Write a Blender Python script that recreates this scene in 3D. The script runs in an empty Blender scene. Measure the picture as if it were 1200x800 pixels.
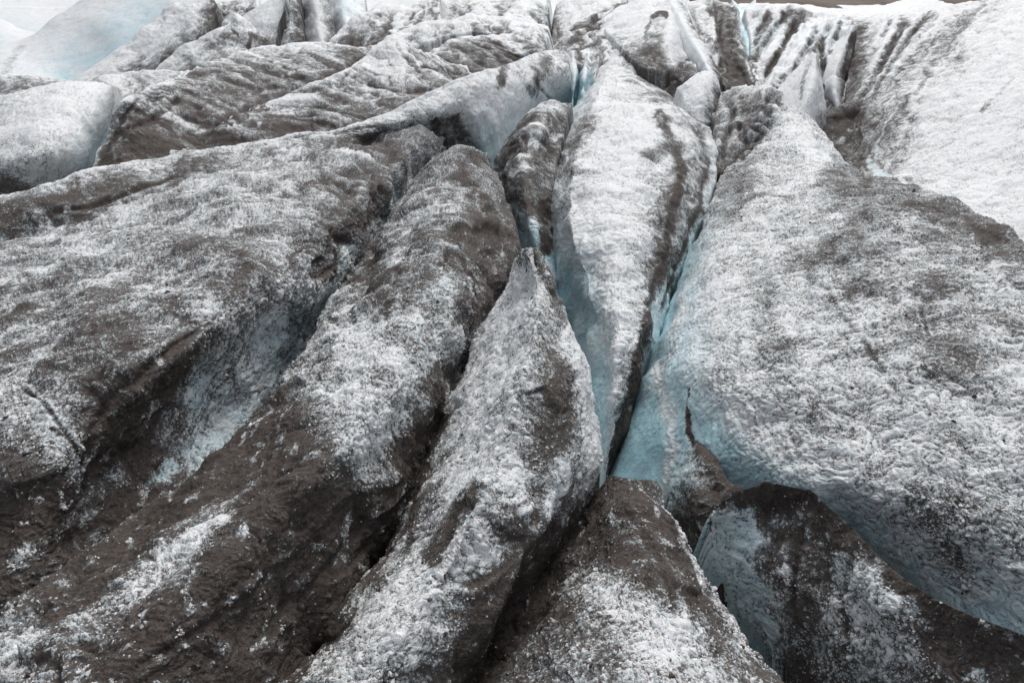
import bpy, math
import numpy as np

# ------------------------------------------------------------------ camera model used for surveying points
H = 5.0
PITCH = math.radians(27.0)
F = 800.0
CP, SP = math.cos(PITCH), math.sin(PITCH)
col = bpy.context.scene.collection

def elev_t(u, v, z):
    """distance along the optical axis of the ground point seen at (u,v): z < 6 is a height, else a distance ahead"""
    up = (400.0 - v) / F
    dy = CP + up * SP
    dz = up * CP - SP
    if z < 4.4:
        return (z - H) / dz
    return z / dy

def world(u, v, t):
    x = (u - 600.0) / F
    up = (400.0 - v) / F
    return np.stack([x * t, (CP + up * SP) * t, H + (up * CP - SP) * t], -1)

# ------------------------------------------------------------------ noise
rs = np.random.RandomState(7)
PERM = rs.permutation(256).astype(np.int32)
PERM = np.concatenate([PERM, PERM, PERM])
G = rs.normal(size=(256, 3)); G /= np.linalg.norm(G, axis=1)[:, None]
G = G.astype(np.float32)

def perlin(p):
    shp = p.shape[:-1]
    p = p.reshape(-1, 3).astype(np.float32)
    i = np.floor(p).astype(np.int32); f = p - i
    i &= 255
    w = f * f * f * (f * (f * 6 - 15) + 10)
    out = 0
    for dx in (0, 1):
        for dy in (0, 1):
            for dz in (0, 1):
                h = PERM[PERM[PERM[(i[:, 0] + dx) & 255] + ((i[:, 1] + dy) & 255)] + ((i[:, 2] + dz) & 255)]
                g = G[h]
                d = g[:, 0] * (f[:, 0] - dx) + g[:, 1] * (f[:, 1] - dy) + g[:, 2] * (f[:, 2] - dz)
                wx = w[:, 0] if dx else 1 - w[:, 0]
                wy = w[:, 1] if dy else 1 - w[:, 1]
                wz = w[:, 2] if dz else 1 - w[:, 2]
                out = out + d * wx * wy * wz
    return (out * 1.6).reshape(shp)

def smooth(a, b, x):
    t = np.clip((x - a) / (b - a), 0, 1)
    return t * t * (3 - 2 * t)

# ------------------------------------------------------------------ spline lofting
def tangents(P, s, sharp):
    """P (n, m, c) values at knots s (n,) -> left and right tangents at every knot"""
    n = len(s)
    ch = (P[1:] - P[:-1]) / (s[1:] - s[:-1])[:, None, None]
    L = np.empty_like(P); R = np.empty_like(P)
    for i in range(n):
        if i == 0: L[i] = R[i] = ch[0]
        elif i == n - 1: L[i] = R[i] = ch[-1]
        elif i in sharp: L[i] = ch[i - 1]; R[i] = ch[i]
        else:
            h0, h1 = s[i] - s[i - 1], s[i + 1] - s[i]
            L[i] = R[i] = (ch[i - 1] * h1 + ch[i] * h0) / (h0 + h1)
    return L, R

def resample(P, s, q, sharp):
    L, R = tangents(P, s, sharp)
    k = np.clip(np.searchsorted(s, q, side='right') - 1, 0, len(s) - 2)
    h = (s[k + 1] - s[k])[:, None, None]
    t = ((q - s[k]) / (s[k + 1] - s[k]))[:, None, None]
    t2, t3 = t * t, t * t * t
    return ((2 * t3 - 3 * t2 + 1) * P[k] + (t3 - 2 * t2 + t) * h * R[k]
            + (-2 * t3 + 3 * t2) * P[k + 1] + (t3 - t2) * h * L[k + 1])

def parse(rows):
    out = []
    for r in rows:
        d, b = .5, 0.
        pts = []
        for tok in r.split(','):
            a = [float(x) for x in tok.split()]
            if len(a) > 3: d = a[3]
            if len(a) > 4: b = a[4]
            pts.append((a[0], a[1], 1.0 / elev_t(a[0], a[1], a[2]), d, b))
        out.append(pts)
    n = {len(r) for r in out}
    assert len(n) == 1, [len(r) for r in out]
    return np.array(out, float)

STEP = 1.3
FOLDS = []
STREAKS = []     # (names or None, [(u,v),...], half width, dirt or None, blue or None, softness)

def seg_dist(U, V, pts):
    best = np.full(U.shape, 1e9)
    for (x0, y0), (x1, y1) in zip(pts[:-1], pts[1:]):
        dx, dy = x1 - x0, y1 - y0
        t = np.clip(((U - x0) * dx + (V - y0) * dy) / (dx * dx + dy * dy + 1e-9), 0, 1)
        best = np.minimum(best, np.hypot(U - x0 - t * dx, V - y0 - t * dy))
    return best

def nearest_fill(N):
    l = np.linalg.norm(N, axis=-1, keepdims=True)
    bad = l[..., 0] < 1e-12
    N = N / np.maximum(l, 1e-12)
    N[bad] = (0, 0, 1)
    return N

TOTAL = [0]
GRAINS = []
def ridge(key, name, label, rows, sharp=(), csharp=(), rough=1.0, flute=0.0, cat='ice ridge', kind=None, group=None,
          out=.45, drop=1.0, parts=None, streak=None, crest_light=None, ledge=1., shear=0., grains=0., step=None, seed=0, relief=1.0):
    A = parse(rows)                                   # rows, cols, 5
    st = step or STEP
    cl = np.hypot(np.diff(A[..., 0], axis=1), np.diff(A[..., 1], axis=1))
    rl = np.hypot(np.diff(A[..., 0], axis=0), np.diff(A[..., 1], axis=0))
    ck = np.concatenate([[0], np.cumsum(np.maximum(cl.mean(0), .5) ** .8)])
    rk = np.concatenate([[0], np.cumsum(np.maximum(rl.mean(1), .5) ** .8)])
    nc = int(max(24, cl.sum(1).max() / st)); nr = int(max(16, rl.sum(0).max() / st))
    # knots follow real length so that samples stay even on screen
    def param(k, length, n):
        Lc = np.concatenate([[0], np.cumsum(np.maximum(length, .5))])
        return np.interp(np.linspace(0, Lc[-1], n), Lc, k)
    qc = param(ck, cl.mean(0), nc); qr = param(rk, rl.mean(1), nr)
    B = resample(A, rk, qr, set(sharp))               # nr, cols
    B = np.transpose(B, (1, 0, 2))
    B = resample(B, ck, qc, set(csharp))
    B = np.transpose(B, (1, 0, 2))                    # nr, nc, 5
    U, V = B[..., 0], B[..., 1]
    T = 1.0 / np.maximum(B[..., 2], 1e-4)
    D = np.clip(B[..., 3], 0, 1); BL = np.clip(B[..., 4], 0, 1)
    P = world(U, V, T)
    px = T / F                                        # metres per picture pixel
    # stains
    P0 = P.copy()
    w1 = perlin(P0 * 1.3 + 11 + seed); w2 = perlin(P0 * 4.1 + 31)
    w3 = perlin(P0 * 2.5 + 5.)
    for nm, pts, hw, dv, bv, soft in STREAKS:
        if nm and key not in nm.split(): continue
        dd = seg_dist(U, V, pts) + (w3 * .9 + w2 * .6) * max(hw, 3) * .7
        soft = min(1., soft * 1.3); m = 1 - smooth(hw * (1 - soft), hw * (1 + soft), dd)
        if dv is not None: D = D * (1 - m) + dv * m
        if bv is not None: BL = BL * (1 - m) + bv * m
    # relief
    def normal(P):
        N = np.cross(np.gradient(P, axis=1), np.gradient(P, axis=0))
        N = nearest_fill(N)
        c = np.array([0, 0, H]) - P
        if (N * c).sum(-1).mean() < 0: N = -N
        return N
    N = normal(P)
    sc = rough * (1 - .75 * BL)
    disp = np.zeros(U.shape)
    lump = np.zeros(U.shape)
    far = np.clip(T / 12., .6, 6)
    # broad undulation
    disp += .10 * w1 * far ** .5 * relief * (1 - .55 * smooth(13, 22, T))
    q = P0.copy(); q[..., 0] += .25 * w2; q[..., 1] += .2 * w1
    for wl, amp in ((.9, .07), (.45, .045), (.20, .018), (.10, .013), (.05, .009), (.028, .006)):
        vis = smooth(1.6, 4., wl / px)
        nz = perlin(q / wl + wl * 57)
        if wl < .3: nz = np.abs(nz) * 2.6 - .8
        disp += nz * amp * vis * sc * relief * (1.15 - .55 * np.clip(D, 0, 1) * (wl < .3))
        lump += nz * vis * (.5 if wl > .2 else 1.) * .5
    # fracture ledges: broken steps with a line of silt in the crack
    pl = P0 * np.array([.62, .62, .9]) / far[..., None] ** .7
    pl = pl + .35 * np.stack([w1, w3 * .4, w1 * 0], -1)
    for o_, a_ in ((3.3, .055), (41., .04)):
        n_ = perlin(pl * (1 if o_ < 10 else 1.9) + o_)
        mk = smooth(0, .35, perlin(P0 / far[..., None] * .5 + o_ * 2))
        wd = np.clip(px * 5, .03, .12) * (1 if o_ < 10 else 1.5)
        mk = mk * ledge * (1 - smooth(.15, .4, BL))
        disp += a_ * far ** .6 * relief * sc * mk * (smooth(-wd, wd, n_) * 2 - 1)
        D = D + .34 * mk * np.exp(-((n_ + wd) / wd) ** 2) * smooth(.06, .25, D)
    # relief for things far away: longer waves only
    for wl, amp in ((2.6, .08), (1.2, .05)):
        vis = smooth(8, 16, T) * smooth(1.6, 5., wl / px)
        disp += perlin(P0 / wl + 77) * amp * vis * sc * relief
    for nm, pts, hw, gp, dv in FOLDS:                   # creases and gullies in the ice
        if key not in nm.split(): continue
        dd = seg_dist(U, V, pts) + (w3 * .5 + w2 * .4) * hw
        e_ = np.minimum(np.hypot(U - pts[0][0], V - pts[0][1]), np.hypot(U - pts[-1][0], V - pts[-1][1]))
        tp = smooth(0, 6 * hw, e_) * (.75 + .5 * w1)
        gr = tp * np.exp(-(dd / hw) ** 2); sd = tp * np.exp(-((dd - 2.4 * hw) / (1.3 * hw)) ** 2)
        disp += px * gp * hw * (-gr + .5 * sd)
        D = D + dv * gr - .2 * sd  # darkens the groove and paints a highlight along its shoulder
    if flute:                                          # melt runnels down the slope
        g = perlin(np.stack([P0[..., 0] * flute + w1 * 1.4 + P0[..., 2] * .5 * flute, P0[..., 1] * flute * .35, P0[..., 2] * .25 * flute], -1))
        disp += -.5 * (np.abs(g)) * .35 / flute
        D = np.clip(D + .16 * (smooth(.02, .25, np.abs(g)) * -1 + .6) * (D > .12), 0, 1)
    # melt streaks: grooves and silt lines that follow the slope
    if streak is None: streak = .5 if T.mean() > 16 else .12
    if streak:
        mc = np.linalg.norm(np.diff(P0, axis=1), axis=-1); mr = np.linalg.norm(np.diff(P0, axis=0), axis=-1)
        jc = np.concatenate([[0], np.cumsum(mc.mean(0))]); ir = np.concatenate([[0], np.cumsum(mr.mean(1))])
        mp_ = float(np.median(px))
        SC, SR = np.meshgrid(jc * (cl.mean(0).sum() * mp_ / max(jc[-1], 1e-6)), ir * (rl.mean(1).sum() * mp_ / max(ir[-1], 1e-6)))
        wl0 = float(np.median(px)) * 4.5
        SC = SC + shear * SR + (w1 * 1.2 + w2 * .35) * wl0 * 2.5
        acc = 0; st_ = streak + .5 * BL * (T < 20)
        for k, a in ((1, .9), (2.3, 1.), (5.5, 1.)):
            acc = acc + a * perlin(np.stack([SC / (wl0 * k), SR / (wl0 * k * 7), SC * 0 + k * 9.1 + seed], -1))
        D = D + st_ * .42 * acc * smooth(.02, .3, D)
        disp += -acc * wl0 * .22 * st_ * (1 - .6 * BL)
        lump += -.4 * st_ * acc
    D = D * (1 - .14 * smooth(13, 24, T))
    if crest_light is None: crest_light = .30 if T.mean() > 16 else .10
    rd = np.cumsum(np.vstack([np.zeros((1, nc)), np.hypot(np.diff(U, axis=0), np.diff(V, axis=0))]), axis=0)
    D = D - crest_light * np.exp(-(rd / (7. if T.mean() > 16 else 10.)) ** 2) * (.7 + w1 * .6)  # crest lighting painted in: less dirt beside the first row
    # dirt creeps unevenly
    D = np.clip(D + (w1 * .22 * (1 - .5 * smooth(12, 22, T)) + w2 * .16 * (1 - .8 * smooth(12, 22, T)) + w3 * .10) * (4 * D * (1 - D) + .10), 0, 1)
    D = D - .07 * np.clip(4 * D * (1 - D), 0, 1) * (D < .9)
    # bare grey ice showing through the silt in ragged windows
    wn = perlin(P0 * 3.4 / far[..., None] + np.stack([w2, w3, w2], -1) * .5 + 61.) + .45 * perlin(P0 * 9.5 / far[..., None] + 17.)
    D = D - .56 * smooth(.20, .75, wn) * smooth(.6, .9, D)
    wide = perlin(P0 * np.array([1.1, 1.1, .3]) + 5.) + .5 * perlin(P0 * np.array([4.5, 4.5, .8]) + 9.)
    BL = np.clip(BL * (1 - .35 * smooth(-.1, .7, wide)), 0, 1)
    D = np.clip(D, 0, .93)
    P = P + N * disp[..., None]
    if grains: GRAINS.append((P, N, D, BL, px, w2, w3, grains))
    # skirts: the flanks nobody sees from here go on down into the glacier
    s = np.clip(T.mean() / 10., .6, 3.) * drop
    offs = [(.04, .05), (.12, .2), (.25, .55), (.42, 1.1), (.65, 2.), (.95, 3.4)]
    def centre_dir(edge, inner):
        o = edge - inner; o[..., 2] = 0
        l = np.linalg.norm(o, axis=-1, keepdims=True)
        o = np.where(l > 1e-6, o / np.maximum(l, 1e-6), 0)
        k = 9; ker = np.ones(k) / k
        pad = np.pad(o, ((k // 2, k // 2), (0, 0)), mode='edge')
        o = np.stack([np.convolve(pad[:, i], ker, 'valid') for i in range(3)], -1)
        return o
    nr0, nc0 = P.shape[:2]
    K = len(offs) + 1
    big = np.zeros((nr0 + 2 * K, nc0 + 2 * K, 3))
    big[K:-K, K:-K] = P
    bD = np.pad(D, K, mode='edge'); bB = np.pad(BL, K, mode='edge'); bL = np.pad(lump, K, mode='edge')
    oT = centre_dir(P[0], P[min(6, nr0 - 1)]); oB = centre_dir(P[-1], P[max(-7, -nr0)])
    oL = centre_dir(P[:, 0], P[:, min(6, nc0 - 1)]); oR = centre_dir(P[:, -1], P[:, max(-7, -nc0)])
    def ext(e, o, k):
        if k < len(offs):
            a, d = offs[k]
            r = e + o * (a * out / .45 * s)
            r[..., 2] = e[..., 2] - d * s
        else:
            a, d = offs[-1]
            r = e + o * (a * out / .45 * s)
            r[..., 2] = np.minimum(-4.6, e[..., 2] - d * s - .5)
        return r
    for k in range(K):
        big[K - 1 - k, K:-K] = ext(P[0], oT, k); big[-K + k, K:-K] = ext(P[-1], oB, k)
        big[K:-K, K - 1 - k] = ext(P[:, 0], oL, k); big[K:-K, -K + k] = ext(P[:, -1], oR, k)
    for (r, c, o1, o2) in ((0, 0, oT[0], oL[0]), (0, 1, oT[-1], oR[0]), (1, 0, oB[0], oL[-1]), (1, 1, oB[-1], oR[-1])):
        e = P[-r, -c] if True else None
        e = P[-1 if r else 0, -1 if c else 0]
        o = o1 + o2; o = o / max(np.linalg.norm(o), 1e-6)
        for i in range(K):
            for j in range(K):
                ri = (-K + i) if r else (K - 1 - i)
                ci = (-K + j) if c else (K - 1 - j)
                big[ri, ci] = ext(e.copy(), o, max(i, j))
    nR, nC = big.shape[:2]
    verts = big.reshape(-1, 3)
    idx = np.arange(nR * nC).reshape(nR, nC)
    quads = np.stack([idx[:-1, :-1], idx[:-1, 1:], idx[1:, 1:], idx[1:, :-1]], -1)
    # orientation
    a = P[nr0 // 2, nc0 // 2]; n0 = np.cross(P[nr0 // 2, min(nc0 // 2 + 1, nc0 - 1)] - a, P[min(nr0 // 2 + 1, nr0 - 1), nc0 // 2] - a)
    if n0 @ (np.array([0, 0, H]) - a) < 0: quads = quads[..., ::-1]
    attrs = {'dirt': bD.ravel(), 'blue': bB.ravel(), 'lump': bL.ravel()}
    TOTAL[0] += len(verts)
    def build(nm, qs, parent=None):
        qs = qs.reshape(-1, 4)
        used, inv = np.unique(qs, return_inverse=True)
        me = bpy.data.meshes.new(nm)
        vv = verts[used]
        me.vertices.add(len(vv)); me.vertices.foreach_set('co', vv.astype(np.float32).ravel())
        me.loops.add(qs.size); me.loops.foreach_set('vertex_index', inv.astype(np.int32).ravel())
        me.polygons.add(len(qs)); me.polygons.foreach_set('loop_start', np.arange(0, qs.size, 4, dtype=np.int32))
        me.polygons.foreach_set('use_smooth', np.ones(len(qs), bool))
        me.update(calc_edges=True)
        for k, a in attrs.items():
            at = me.attributes.new(k, 'FLOAT', 'POINT'); at.data.foreach_set('value', a[used].astype(np.float32))
        me.materials.append(ICE)
        o = bpy.data.objects.new(nm, me); col.objects.link(o)
        if parent: o.parent = parent
        return o
    if parts:
        # parts: list of (name, fromRowIndex, toRowIndex, label) cut along control rows
        root = bpy.data.objects.new(name, None); col.objects.link(root)
        cuts = [int(np.searchsorted(qr, rk[p[1]])) + K if p[1] > 0 else 0 for p in parts] + [nR - 1]
        for i, p in enumerate(parts):
            o = build(p[0], quads[cuts[i]:cuts[i + 1]], root)
            if len(p) > 2 and p[2]: o['label'] = p[2]
    else:
        root = build(name, quads)
    if kind:
        root['kind'] = kind
    if label:
        root['label'] = label; root['category'] = cat
    if group: root['group'] = group
    return root

# ------------------------------------------------------------------ materials
def ice_material():
    m = bpy.data.materials.new('glacier_ice'); m.use_nodes = True
    nt = m.node_tree; N = nt.nodes; Lk = nt.links; N.clear()
    def node(t, **kw):
        n = N.new(t)
        for k, v in kw.items(): setattr(n, k, v)
        return n
    def math_(op, a, b=None, clamp=False):
        n = node('ShaderNodeMath', operation=op); n.use_clamp = clamp
        for i, x in enumerate((a, b)):
            if x is None: continue
            if isinstance(x, (int, float)): n.inputs[i].default_value = x
            else: Lk.new(x, n.inputs[i])
        return n.outputs[0]
    def sstep(x, a, b):
        n = node('ShaderNodeMapRange', interpolation_type='SMOOTHSTEP')
        Lk.new(x, n.inputs['Value']); n.inputs['From Min'].default_value = a; n.inputs['From Max'].default_value = b
        return n.outputs['Result']
    def mixc(f, a, b):
        n = node('ShaderNodeMix', data_type='RGBA')
        if isinstance(f, float): n.inputs[0].default_value = f
        else: Lk.new(f, n.inputs[0])
        for i, x in ((6, a), (7, b)):
            if isinstance(x, tuple): n.inputs[i].default_value = (*x, 1)
            else: Lk.new(x, n.inputs[i])
        return n.outputs[2]
    geo = node('ShaderNodeNewGeometry').outputs['Position']
    def noise(scale, detail, rough, off=0., dist=0., vec=None):
        mp = node('ShaderNodeVectorMath', operation='ADD'); Lk.new(vec or geo, mp.inputs[0]); mp.inputs[1].default_value = (off, off * .7, off * 1.3)
        n = node('ShaderNodeTexNoise'); Lk.new(mp.outputs[0], n.inputs['Vector'])
        n.inputs['Scale'].default_value = scale; n.inputs['Detail'].default_value = detail
        n.inputs['Roughness'].default_value = rough; n.inputs['Distortion'].default_value = dist
        return n.outputs['Fac']
    att = lambda k: node('ShaderNodeAttribute', attribute_name=k).outputs['Fac']
    dirt, blue, lump = att('dirt'), att('blue'), att('lump')
    nA = noise(2.6, 9, .72, 3.)
    nB = noise(17., 8, .74, 9., 0.)
    nC = noise(5.5, 6, .65, 21.)
    # grains: little lumps of weathered ice with silt packed between them
    warp = node('ShaderNodeTexNoise'); Lk.new(geo, warp.inputs['Vector']); warp.inputs['Scale'].default_value = 9; warp.inputs['Detail'].default_value = 3
    wv = node('ShaderNodeVectorMath', operation='SCALE'); Lk.new(warp.outputs['Color'], wv.inputs[0]); wv.inputs['Scale'].default_value = .12
    wa = node('ShaderNodeVectorMath', operation='ADD'); Lk.new(geo, wa.inputs[0]); Lk.new(wv.outputs[0], wa.inputs[1])
    def voro(scale):
        v = node('ShaderNodeTexVoronoi', feature='F1'); Lk.new(wa.outputs[0], v.inputs['Vector']); v.inputs['Scale'].default_value = scale
        v.inputs['Detail'].default_value = 1.0
        return v
    v1 = voro(26.); v2 = voro(60.)
    g = math_('ADD', math_('MULTIPLY', v1.outputs['Distance'], .6), math_('MULTIPLY', v2.outputs['Distance'], .4))
    # dirt cover
    nF = noise(58., 5, .7, 33.)
    sp = math_('MULTIPLY', math_('SUBTRACT', nA, .5), .8)
    sp = math_('ADD', sp, math_('MULTIPLY', math_('SUBTRACT', nB, .5), 1.5))
    sp = math_('ADD', sp, math_('MULTIPLY', math_('SUBTRACT', nF, .5), 1.3))
    sp = math_('ADD', sp, math_('MULTIPLY', math_('SUBTRACT', g, .50), 1.0))
    x = math_('ADD', dirt, sp)
    x = math_('SUBTRACT', x, math_('MULTIPLY', lump, .28))
    x = math_('SUBTRACT', x, math_('MULTIPLY', blue, .12))
    cover = sstep(x, .40, .98)
    # clear grey ice against white crust
    w = math_('ADD', math_('MULTIPLY', math_('SUBTRACT', nC, .5), 1.6), math_('MULTIPLY', math_('SUBTRACT', nB, .5), 1.6))
    w = math_('ADD', w, math_('MULTIPLY', lump, .35))
    w = math_('ADD', w, math_('MULTIPLY', math_('SUBTRACT', .42, dirt), 1.5))
    white = sstep(w, -.35, .45)
    c = mixc(white, (.42, .47, .49), (.81, .825, .835))
    bn = sstep(math_('ADD', math_('ADD', blue, math_('MULTIPLY', lump, -.10)), math_('MULTIPLY', math_('SUBTRACT', nC, .5), .35)), .05, .95)
    c = mixc(bn, c, (.40, .62, .69))
    silt = mixc(sstep(math_('ADD', math_('MULTIPLY', nB, .6), math_('MULTIPLY', nF, .4)), .36, .66), (.032, .0255, .0225), (.112, .096, .087))
    thin = sstep(math_('ADD', dirt, math_('MULTIPLY', math_('SUBTRACT', nC, .5), .6)), .95, .35)
    silt = mixc(math_('MULTIPLY', thin, .30), silt, (.20, .188, .18))
    c = mixc(cover, c, silt)
    # height for bump
    hgt = math_('ADD', math_('MULTIPLY', nB, .030), math_('MULTIPLY', math_('SUBTRACT', 1., g), .012))
    hgt = math_('MULTIPLY', hgt, math_('SUBTRACT', math_('SUBTRACT', 1.15, blue), math_('MULTIPLY', cover, .45)))
    hgt = math_('ADD', hgt, math_('MULTIPLY', nA, .05))
    bp = node('ShaderNodeBump'); Lk.new(hgt, bp.inputs['Height']); bp.inputs['Strength'].default_value = .75; bp.inputs['Distance'].default_value = 1.0
    b = node('ShaderNodeBsdfPrincipled'); Lk.new(c, b.inputs['Base Color']); Lk.new(bp.outputs[0], b.inputs['Normal'])
    r = math_('ADD', .30, math_('MULTIPLY', cover, .30)); Lk.new(r, b.inputs['Roughness'])
    clean = math_('SUBTRACT', 1., cover)
    Lk.new(math_('ADD', math_('MULTIPLY', clean, .45), .08), b.inputs['Specular IOR Level'])
    Lk.new(math_('MULTIPLY', clean, .35), b.inputs['Subsurface Weight'])
    b.inputs['Subsurface Radius'].default_value = (.5, .85, 1.); b.inputs['Subsurface Scale'].default_value = .05
    o = node('ShaderNodeOutputMaterial'); Lk.new(b.outputs[0], o.inputs[0])
    return m
ICE = ice_material()

def rock_material():
    m = bpy.data.materials.new('moorland_rock'); m.use_nodes = True
    nt = m.node_tree; b = nt.nodes['Principled BSDF']
    n = nt.nodes.new('ShaderNodeTexNoise'); n.inputs['Scale'].default_value = .06; n.inputs['Detail'].default_value = 12; n.inputs['Roughness'].default_value = .7
    g = nt.nodes.new('ShaderNodeNewGeometry'); nt.links.new(g.outputs['Position'], n.inputs['Vector'])
    r = nt.nodes.new('ShaderNodeValToRGB'); nt.links.new(n.outputs['Fac'], r.inputs[0])
    r.color_ramp.elements[0].position = .35; r.color_ramp.elements[0].color = (.07, .055, .045, 1)
    r.color_ramp.elements[1].position = .7; r.color_ramp.elements[1].color = (.20, .165, .14, 1)
    nt.links.new(r.outputs[0], b.inputs['Base Color']); b.inputs['Roughness'].default_value = .95
    return m
ROCK = rock_material()

# ------------------------------------------------------------------ stains that have a shape of their own (picture survey coordinates)
def stain(names, pts, hw, d=None, b=None, soft=.5):
    STREAKS.append((names, pts, hw, d, b, soft))
def fold(names, pts, hw, gp=1.2, dv=.5):
    FOLDS.append((names, pts, hw, gp, dv))
stain('slab', [(772,135),(792,170),(800,200),(790,240),(780,300),(767,340),(757,380),(749,430),(739,480),(722,532)], 5.5, 1.0)
stain('slab', [(756,183),(780,174),(795,165)], 6, .6, None, .9)
stain('slab', [(818,150),(828,190),(815,250),(790,310)], 5, .7)
stain('slab', [(690,140),(672,170),(655,200)], 10, .6)
stain('slab', [(764,80),(778,110)], 11, .6)
stain('slab', [(650,240),(652,330)], 8, .15, .5)
stain('dark_nose', [(600,215),(625,160),(650,125)], 22, .85)
stain('dark_nose', [(605,232),(636,240),(640,290)], 8, 1.)
stain('fin', [(613,302),(609,310)], 3, .85)
stain('fin', [(655,430),(650,480),(640,540),(655,600),(670,625)], 17, .68, None, .9)
stain('fin', [(648,632),(605,700),(570,770),(540,830)], 24, 1.0, 0)
stain('fin', [(520,490),(503,530),(475,610),(408,710),(345,800)], 6, 1.)
stain('fin', [(570,540),(545,610),(480,690),(420,770)], 36, .08, None, .8)
stain('fin', [(610,330),(590,400),(570,470)], 20, .1, None, .9)
stain('fin', [(655,545),(648,600)], 12, .35, .2)
stain('fin', [(560,570),(520,620),(500,650)], 8, .85)
stain('lobe', [(400,380),(425,440),(425,510),(425,560)], 36, .2, None, .8)
stain('lobe', [(350,420),(370,470)], 30, .25, None, .8)
stain('lobe', [(500,240),(470,290)], 25, .45, None, .8)
stain('lobe', [(565,270),(580,320),(550,370)], 14, .85, None)
stain('lobe', [(520,440),(500,500),(470,540)], 16, .85, None)
stain('lobe', [(520,330),(495,400)], 14, .4, .25)
stain('lobe', [(330,520),(250,590),(390,620),(300,700),(420,680),(330,780),(200,790)], 46, .97, 0., .6)
stain('lobe', [(260,610),(200,660),(150,690),(60,745),(0,790)], 16, .3, None, .8)
stain('lobe', [(230,590),(290,560)], 12, .6)
stain('lobe', [(330,640),(380,600)], 9, .55)
stain('shelf', [(40,310),(200,250),(320,205),(430,190)], 22, .38, None, .9)
stain('shelf', [(0,380),(120,330),(260,300)], 30, .5, None, .9)
stain('shelf', [(160,480),(120,520),(60,590),(0,640)], 30, .97, 0., .6)
stain('shelf', [(225,390),(205,440),(160,490)], 14, .93, 0.)
stain('shelf', [(20,470),(70,520),(90,545)], 20, .35, .1, .8)
stain('shelf', [(150,560),(110,600),(60,640)], 12, .5, .2)
stain('shelf', [(330,395),(292,450),(255,510)], 15, .10, .45, .8)
stain('shelf', [(190,560),(110,620),(40,680),(-20,730)], 22, .9, 0., .8)
stain('shelf', [(40,640),(15,665)], 9, .35, .3, .8)
stain('shelf', [(415,290),(385,350)], 5, .3, .4)
stain('shelf', [(245,440),(235,490)], 14, .35, .5)
stain('shelf', [(200,545),(170,570)], 9, .3, .5)
stain('shelf', [(440,250),(400,270),(390,320)], 10, .8, 0)
stain('dome', [(950,320),(1010,400),(1050,455)], 9, .55, None, .95)
stain('dome', [(1075,350),(1090,400)], 2.5, .6)
stain('dome', [(980,210),(1080,240),(1190,290)], 22, .62, None, .9)
stain('dome', [(865,330),(860,420),(920,520),(1000,580),(1120,650)], 40, .12, None, .9)
stain('dome', [(1120,470),(1190,600)], 45, .3, None, .9)
stain('dome', [(950,480),(905,390),(870,300)], 22, .3, None, .95)
stain('dome', [(1080,600),(1130,690)], 16, .5, .2, .8)
stain('dome', [(800,150),(880,215),(850,250)], 12, .6)
stain('dome', [(807,455),(804,478)], 1.6, .8, .2)
stain('dome', [(804,478),(803,505),(812,522)], 2.4, 1., 0.)
stain('dome', [(935,150),(965,180)], 9, .1)
stain('front_peak', [(700,690),(760,720),(820,770),(760,800)], 34, .3, None, .8)
stain('front_peak', [(715,612),(735,608)], 7, .2)
stain('front_peak', [(752,563),(790,620),(830,690)], 4, .35)
stain('blade', [(860,612),(858,660),(880,725)], 20, .12, .5, .5)
stain('blade', [(930,600),(960,640),(940,720)], 18, .8)
stain('blade', [(1010,650),(1020,700),(1070,720)], 18, .4)
stain('long_rib', [(512,144),(534,142),(540,156)], 7, .85, 0.)
stain('long_rib', [(100,245),(150,225),(200,210)], 4, .95)
stain('long_rib', [(640,72),(630,95),(625,108)], 7, .8)
stain('long_rib', [(592,78),(588,98)], 5, .8)
stain('white_hump', [(-10,215),(20,225)], 16, .75)
stain('pale_wave', [(85,70),(125,45),(165,12)], 20, .01, .5, .95)
stain('pale_wave', [(25,55),(14,70),(6,84)], 5, .4)
stain('cap', [(765,19),(772,15),(780,17)], 2.5, 1.)
stain('cap', [(762,24),(757,40),(757,55)], 2, .6)
stain('sweep', [(672,36),(700,24),(735,4)], 4, .85)
stain('sweep', [(660,55),(690,35),(720,30)], 3, .7)
stain('veined', [(270,60),(272,35),(280,45),(280,68)], 2, .9)
stain('veined', [(290,60),(295,40),(315,50)], 3, .9)
stain('rightwall', [(1060,25),(1042,60),(1022,100),(1003,125)], 6, .85)
stain('rightwall', [(1090,15),(1070,40),(1045,75),(1025,115)], 5, .7)
stain('rightwall', [(1130,20),(1120,45)], 9, .6)
stain('rightwall', [(1100,60),(1060,90),(1040,140)], 18, .45, None, .9)
stain('rightwall', [(1002,35),(1000,100),(1000,160),(1008,190)], 10, .85)
stain('rightwall', [(1190,88),(1168,112),(1155,130)], 2, .3, .2)
stain('rightwall', [(1162,120),(1152,130)], 4, .5)
stain('dark_nose', [(630,128),(655,124)], 9, .25)
stain('dark_nose', [(600,200),(620,180),(632,150)], 8, .45)
stain('rightwall', [(1040,206),(1028,201),(1018,190)], 3.5, .15, .5)
stain('cliff', [(925,15),(905,40),(885,70)], 5, .8)
stain('cliff', [(900,20),(886,50)], 4, .7)
stain('cliff', [(935,20),(918,55),(900,85)], 6, .9)
stain('cliff', [(955,35),(940,60),(925,85)], 4, .7)
stain('cliff', [(958,50),(964,80),(966,100)], 6, 1.)
stain('cliff', [(985,30),(970,55)], 3, .8)
stain('cliff', [(915,45),(900,60)], 6, .05)
stain('cliff', [(930,55),(910,85),(895,100)], 7, .08)
stain('tooth', [(948,72),(942,90),(938,115)], 2.5, .5)
stain('sliver', [(1001,40),(994,75),(989,110)], 3.5, .95)
stain('gulley', [(840,15),(845,60),(860,95)], 12, .85)
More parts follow.
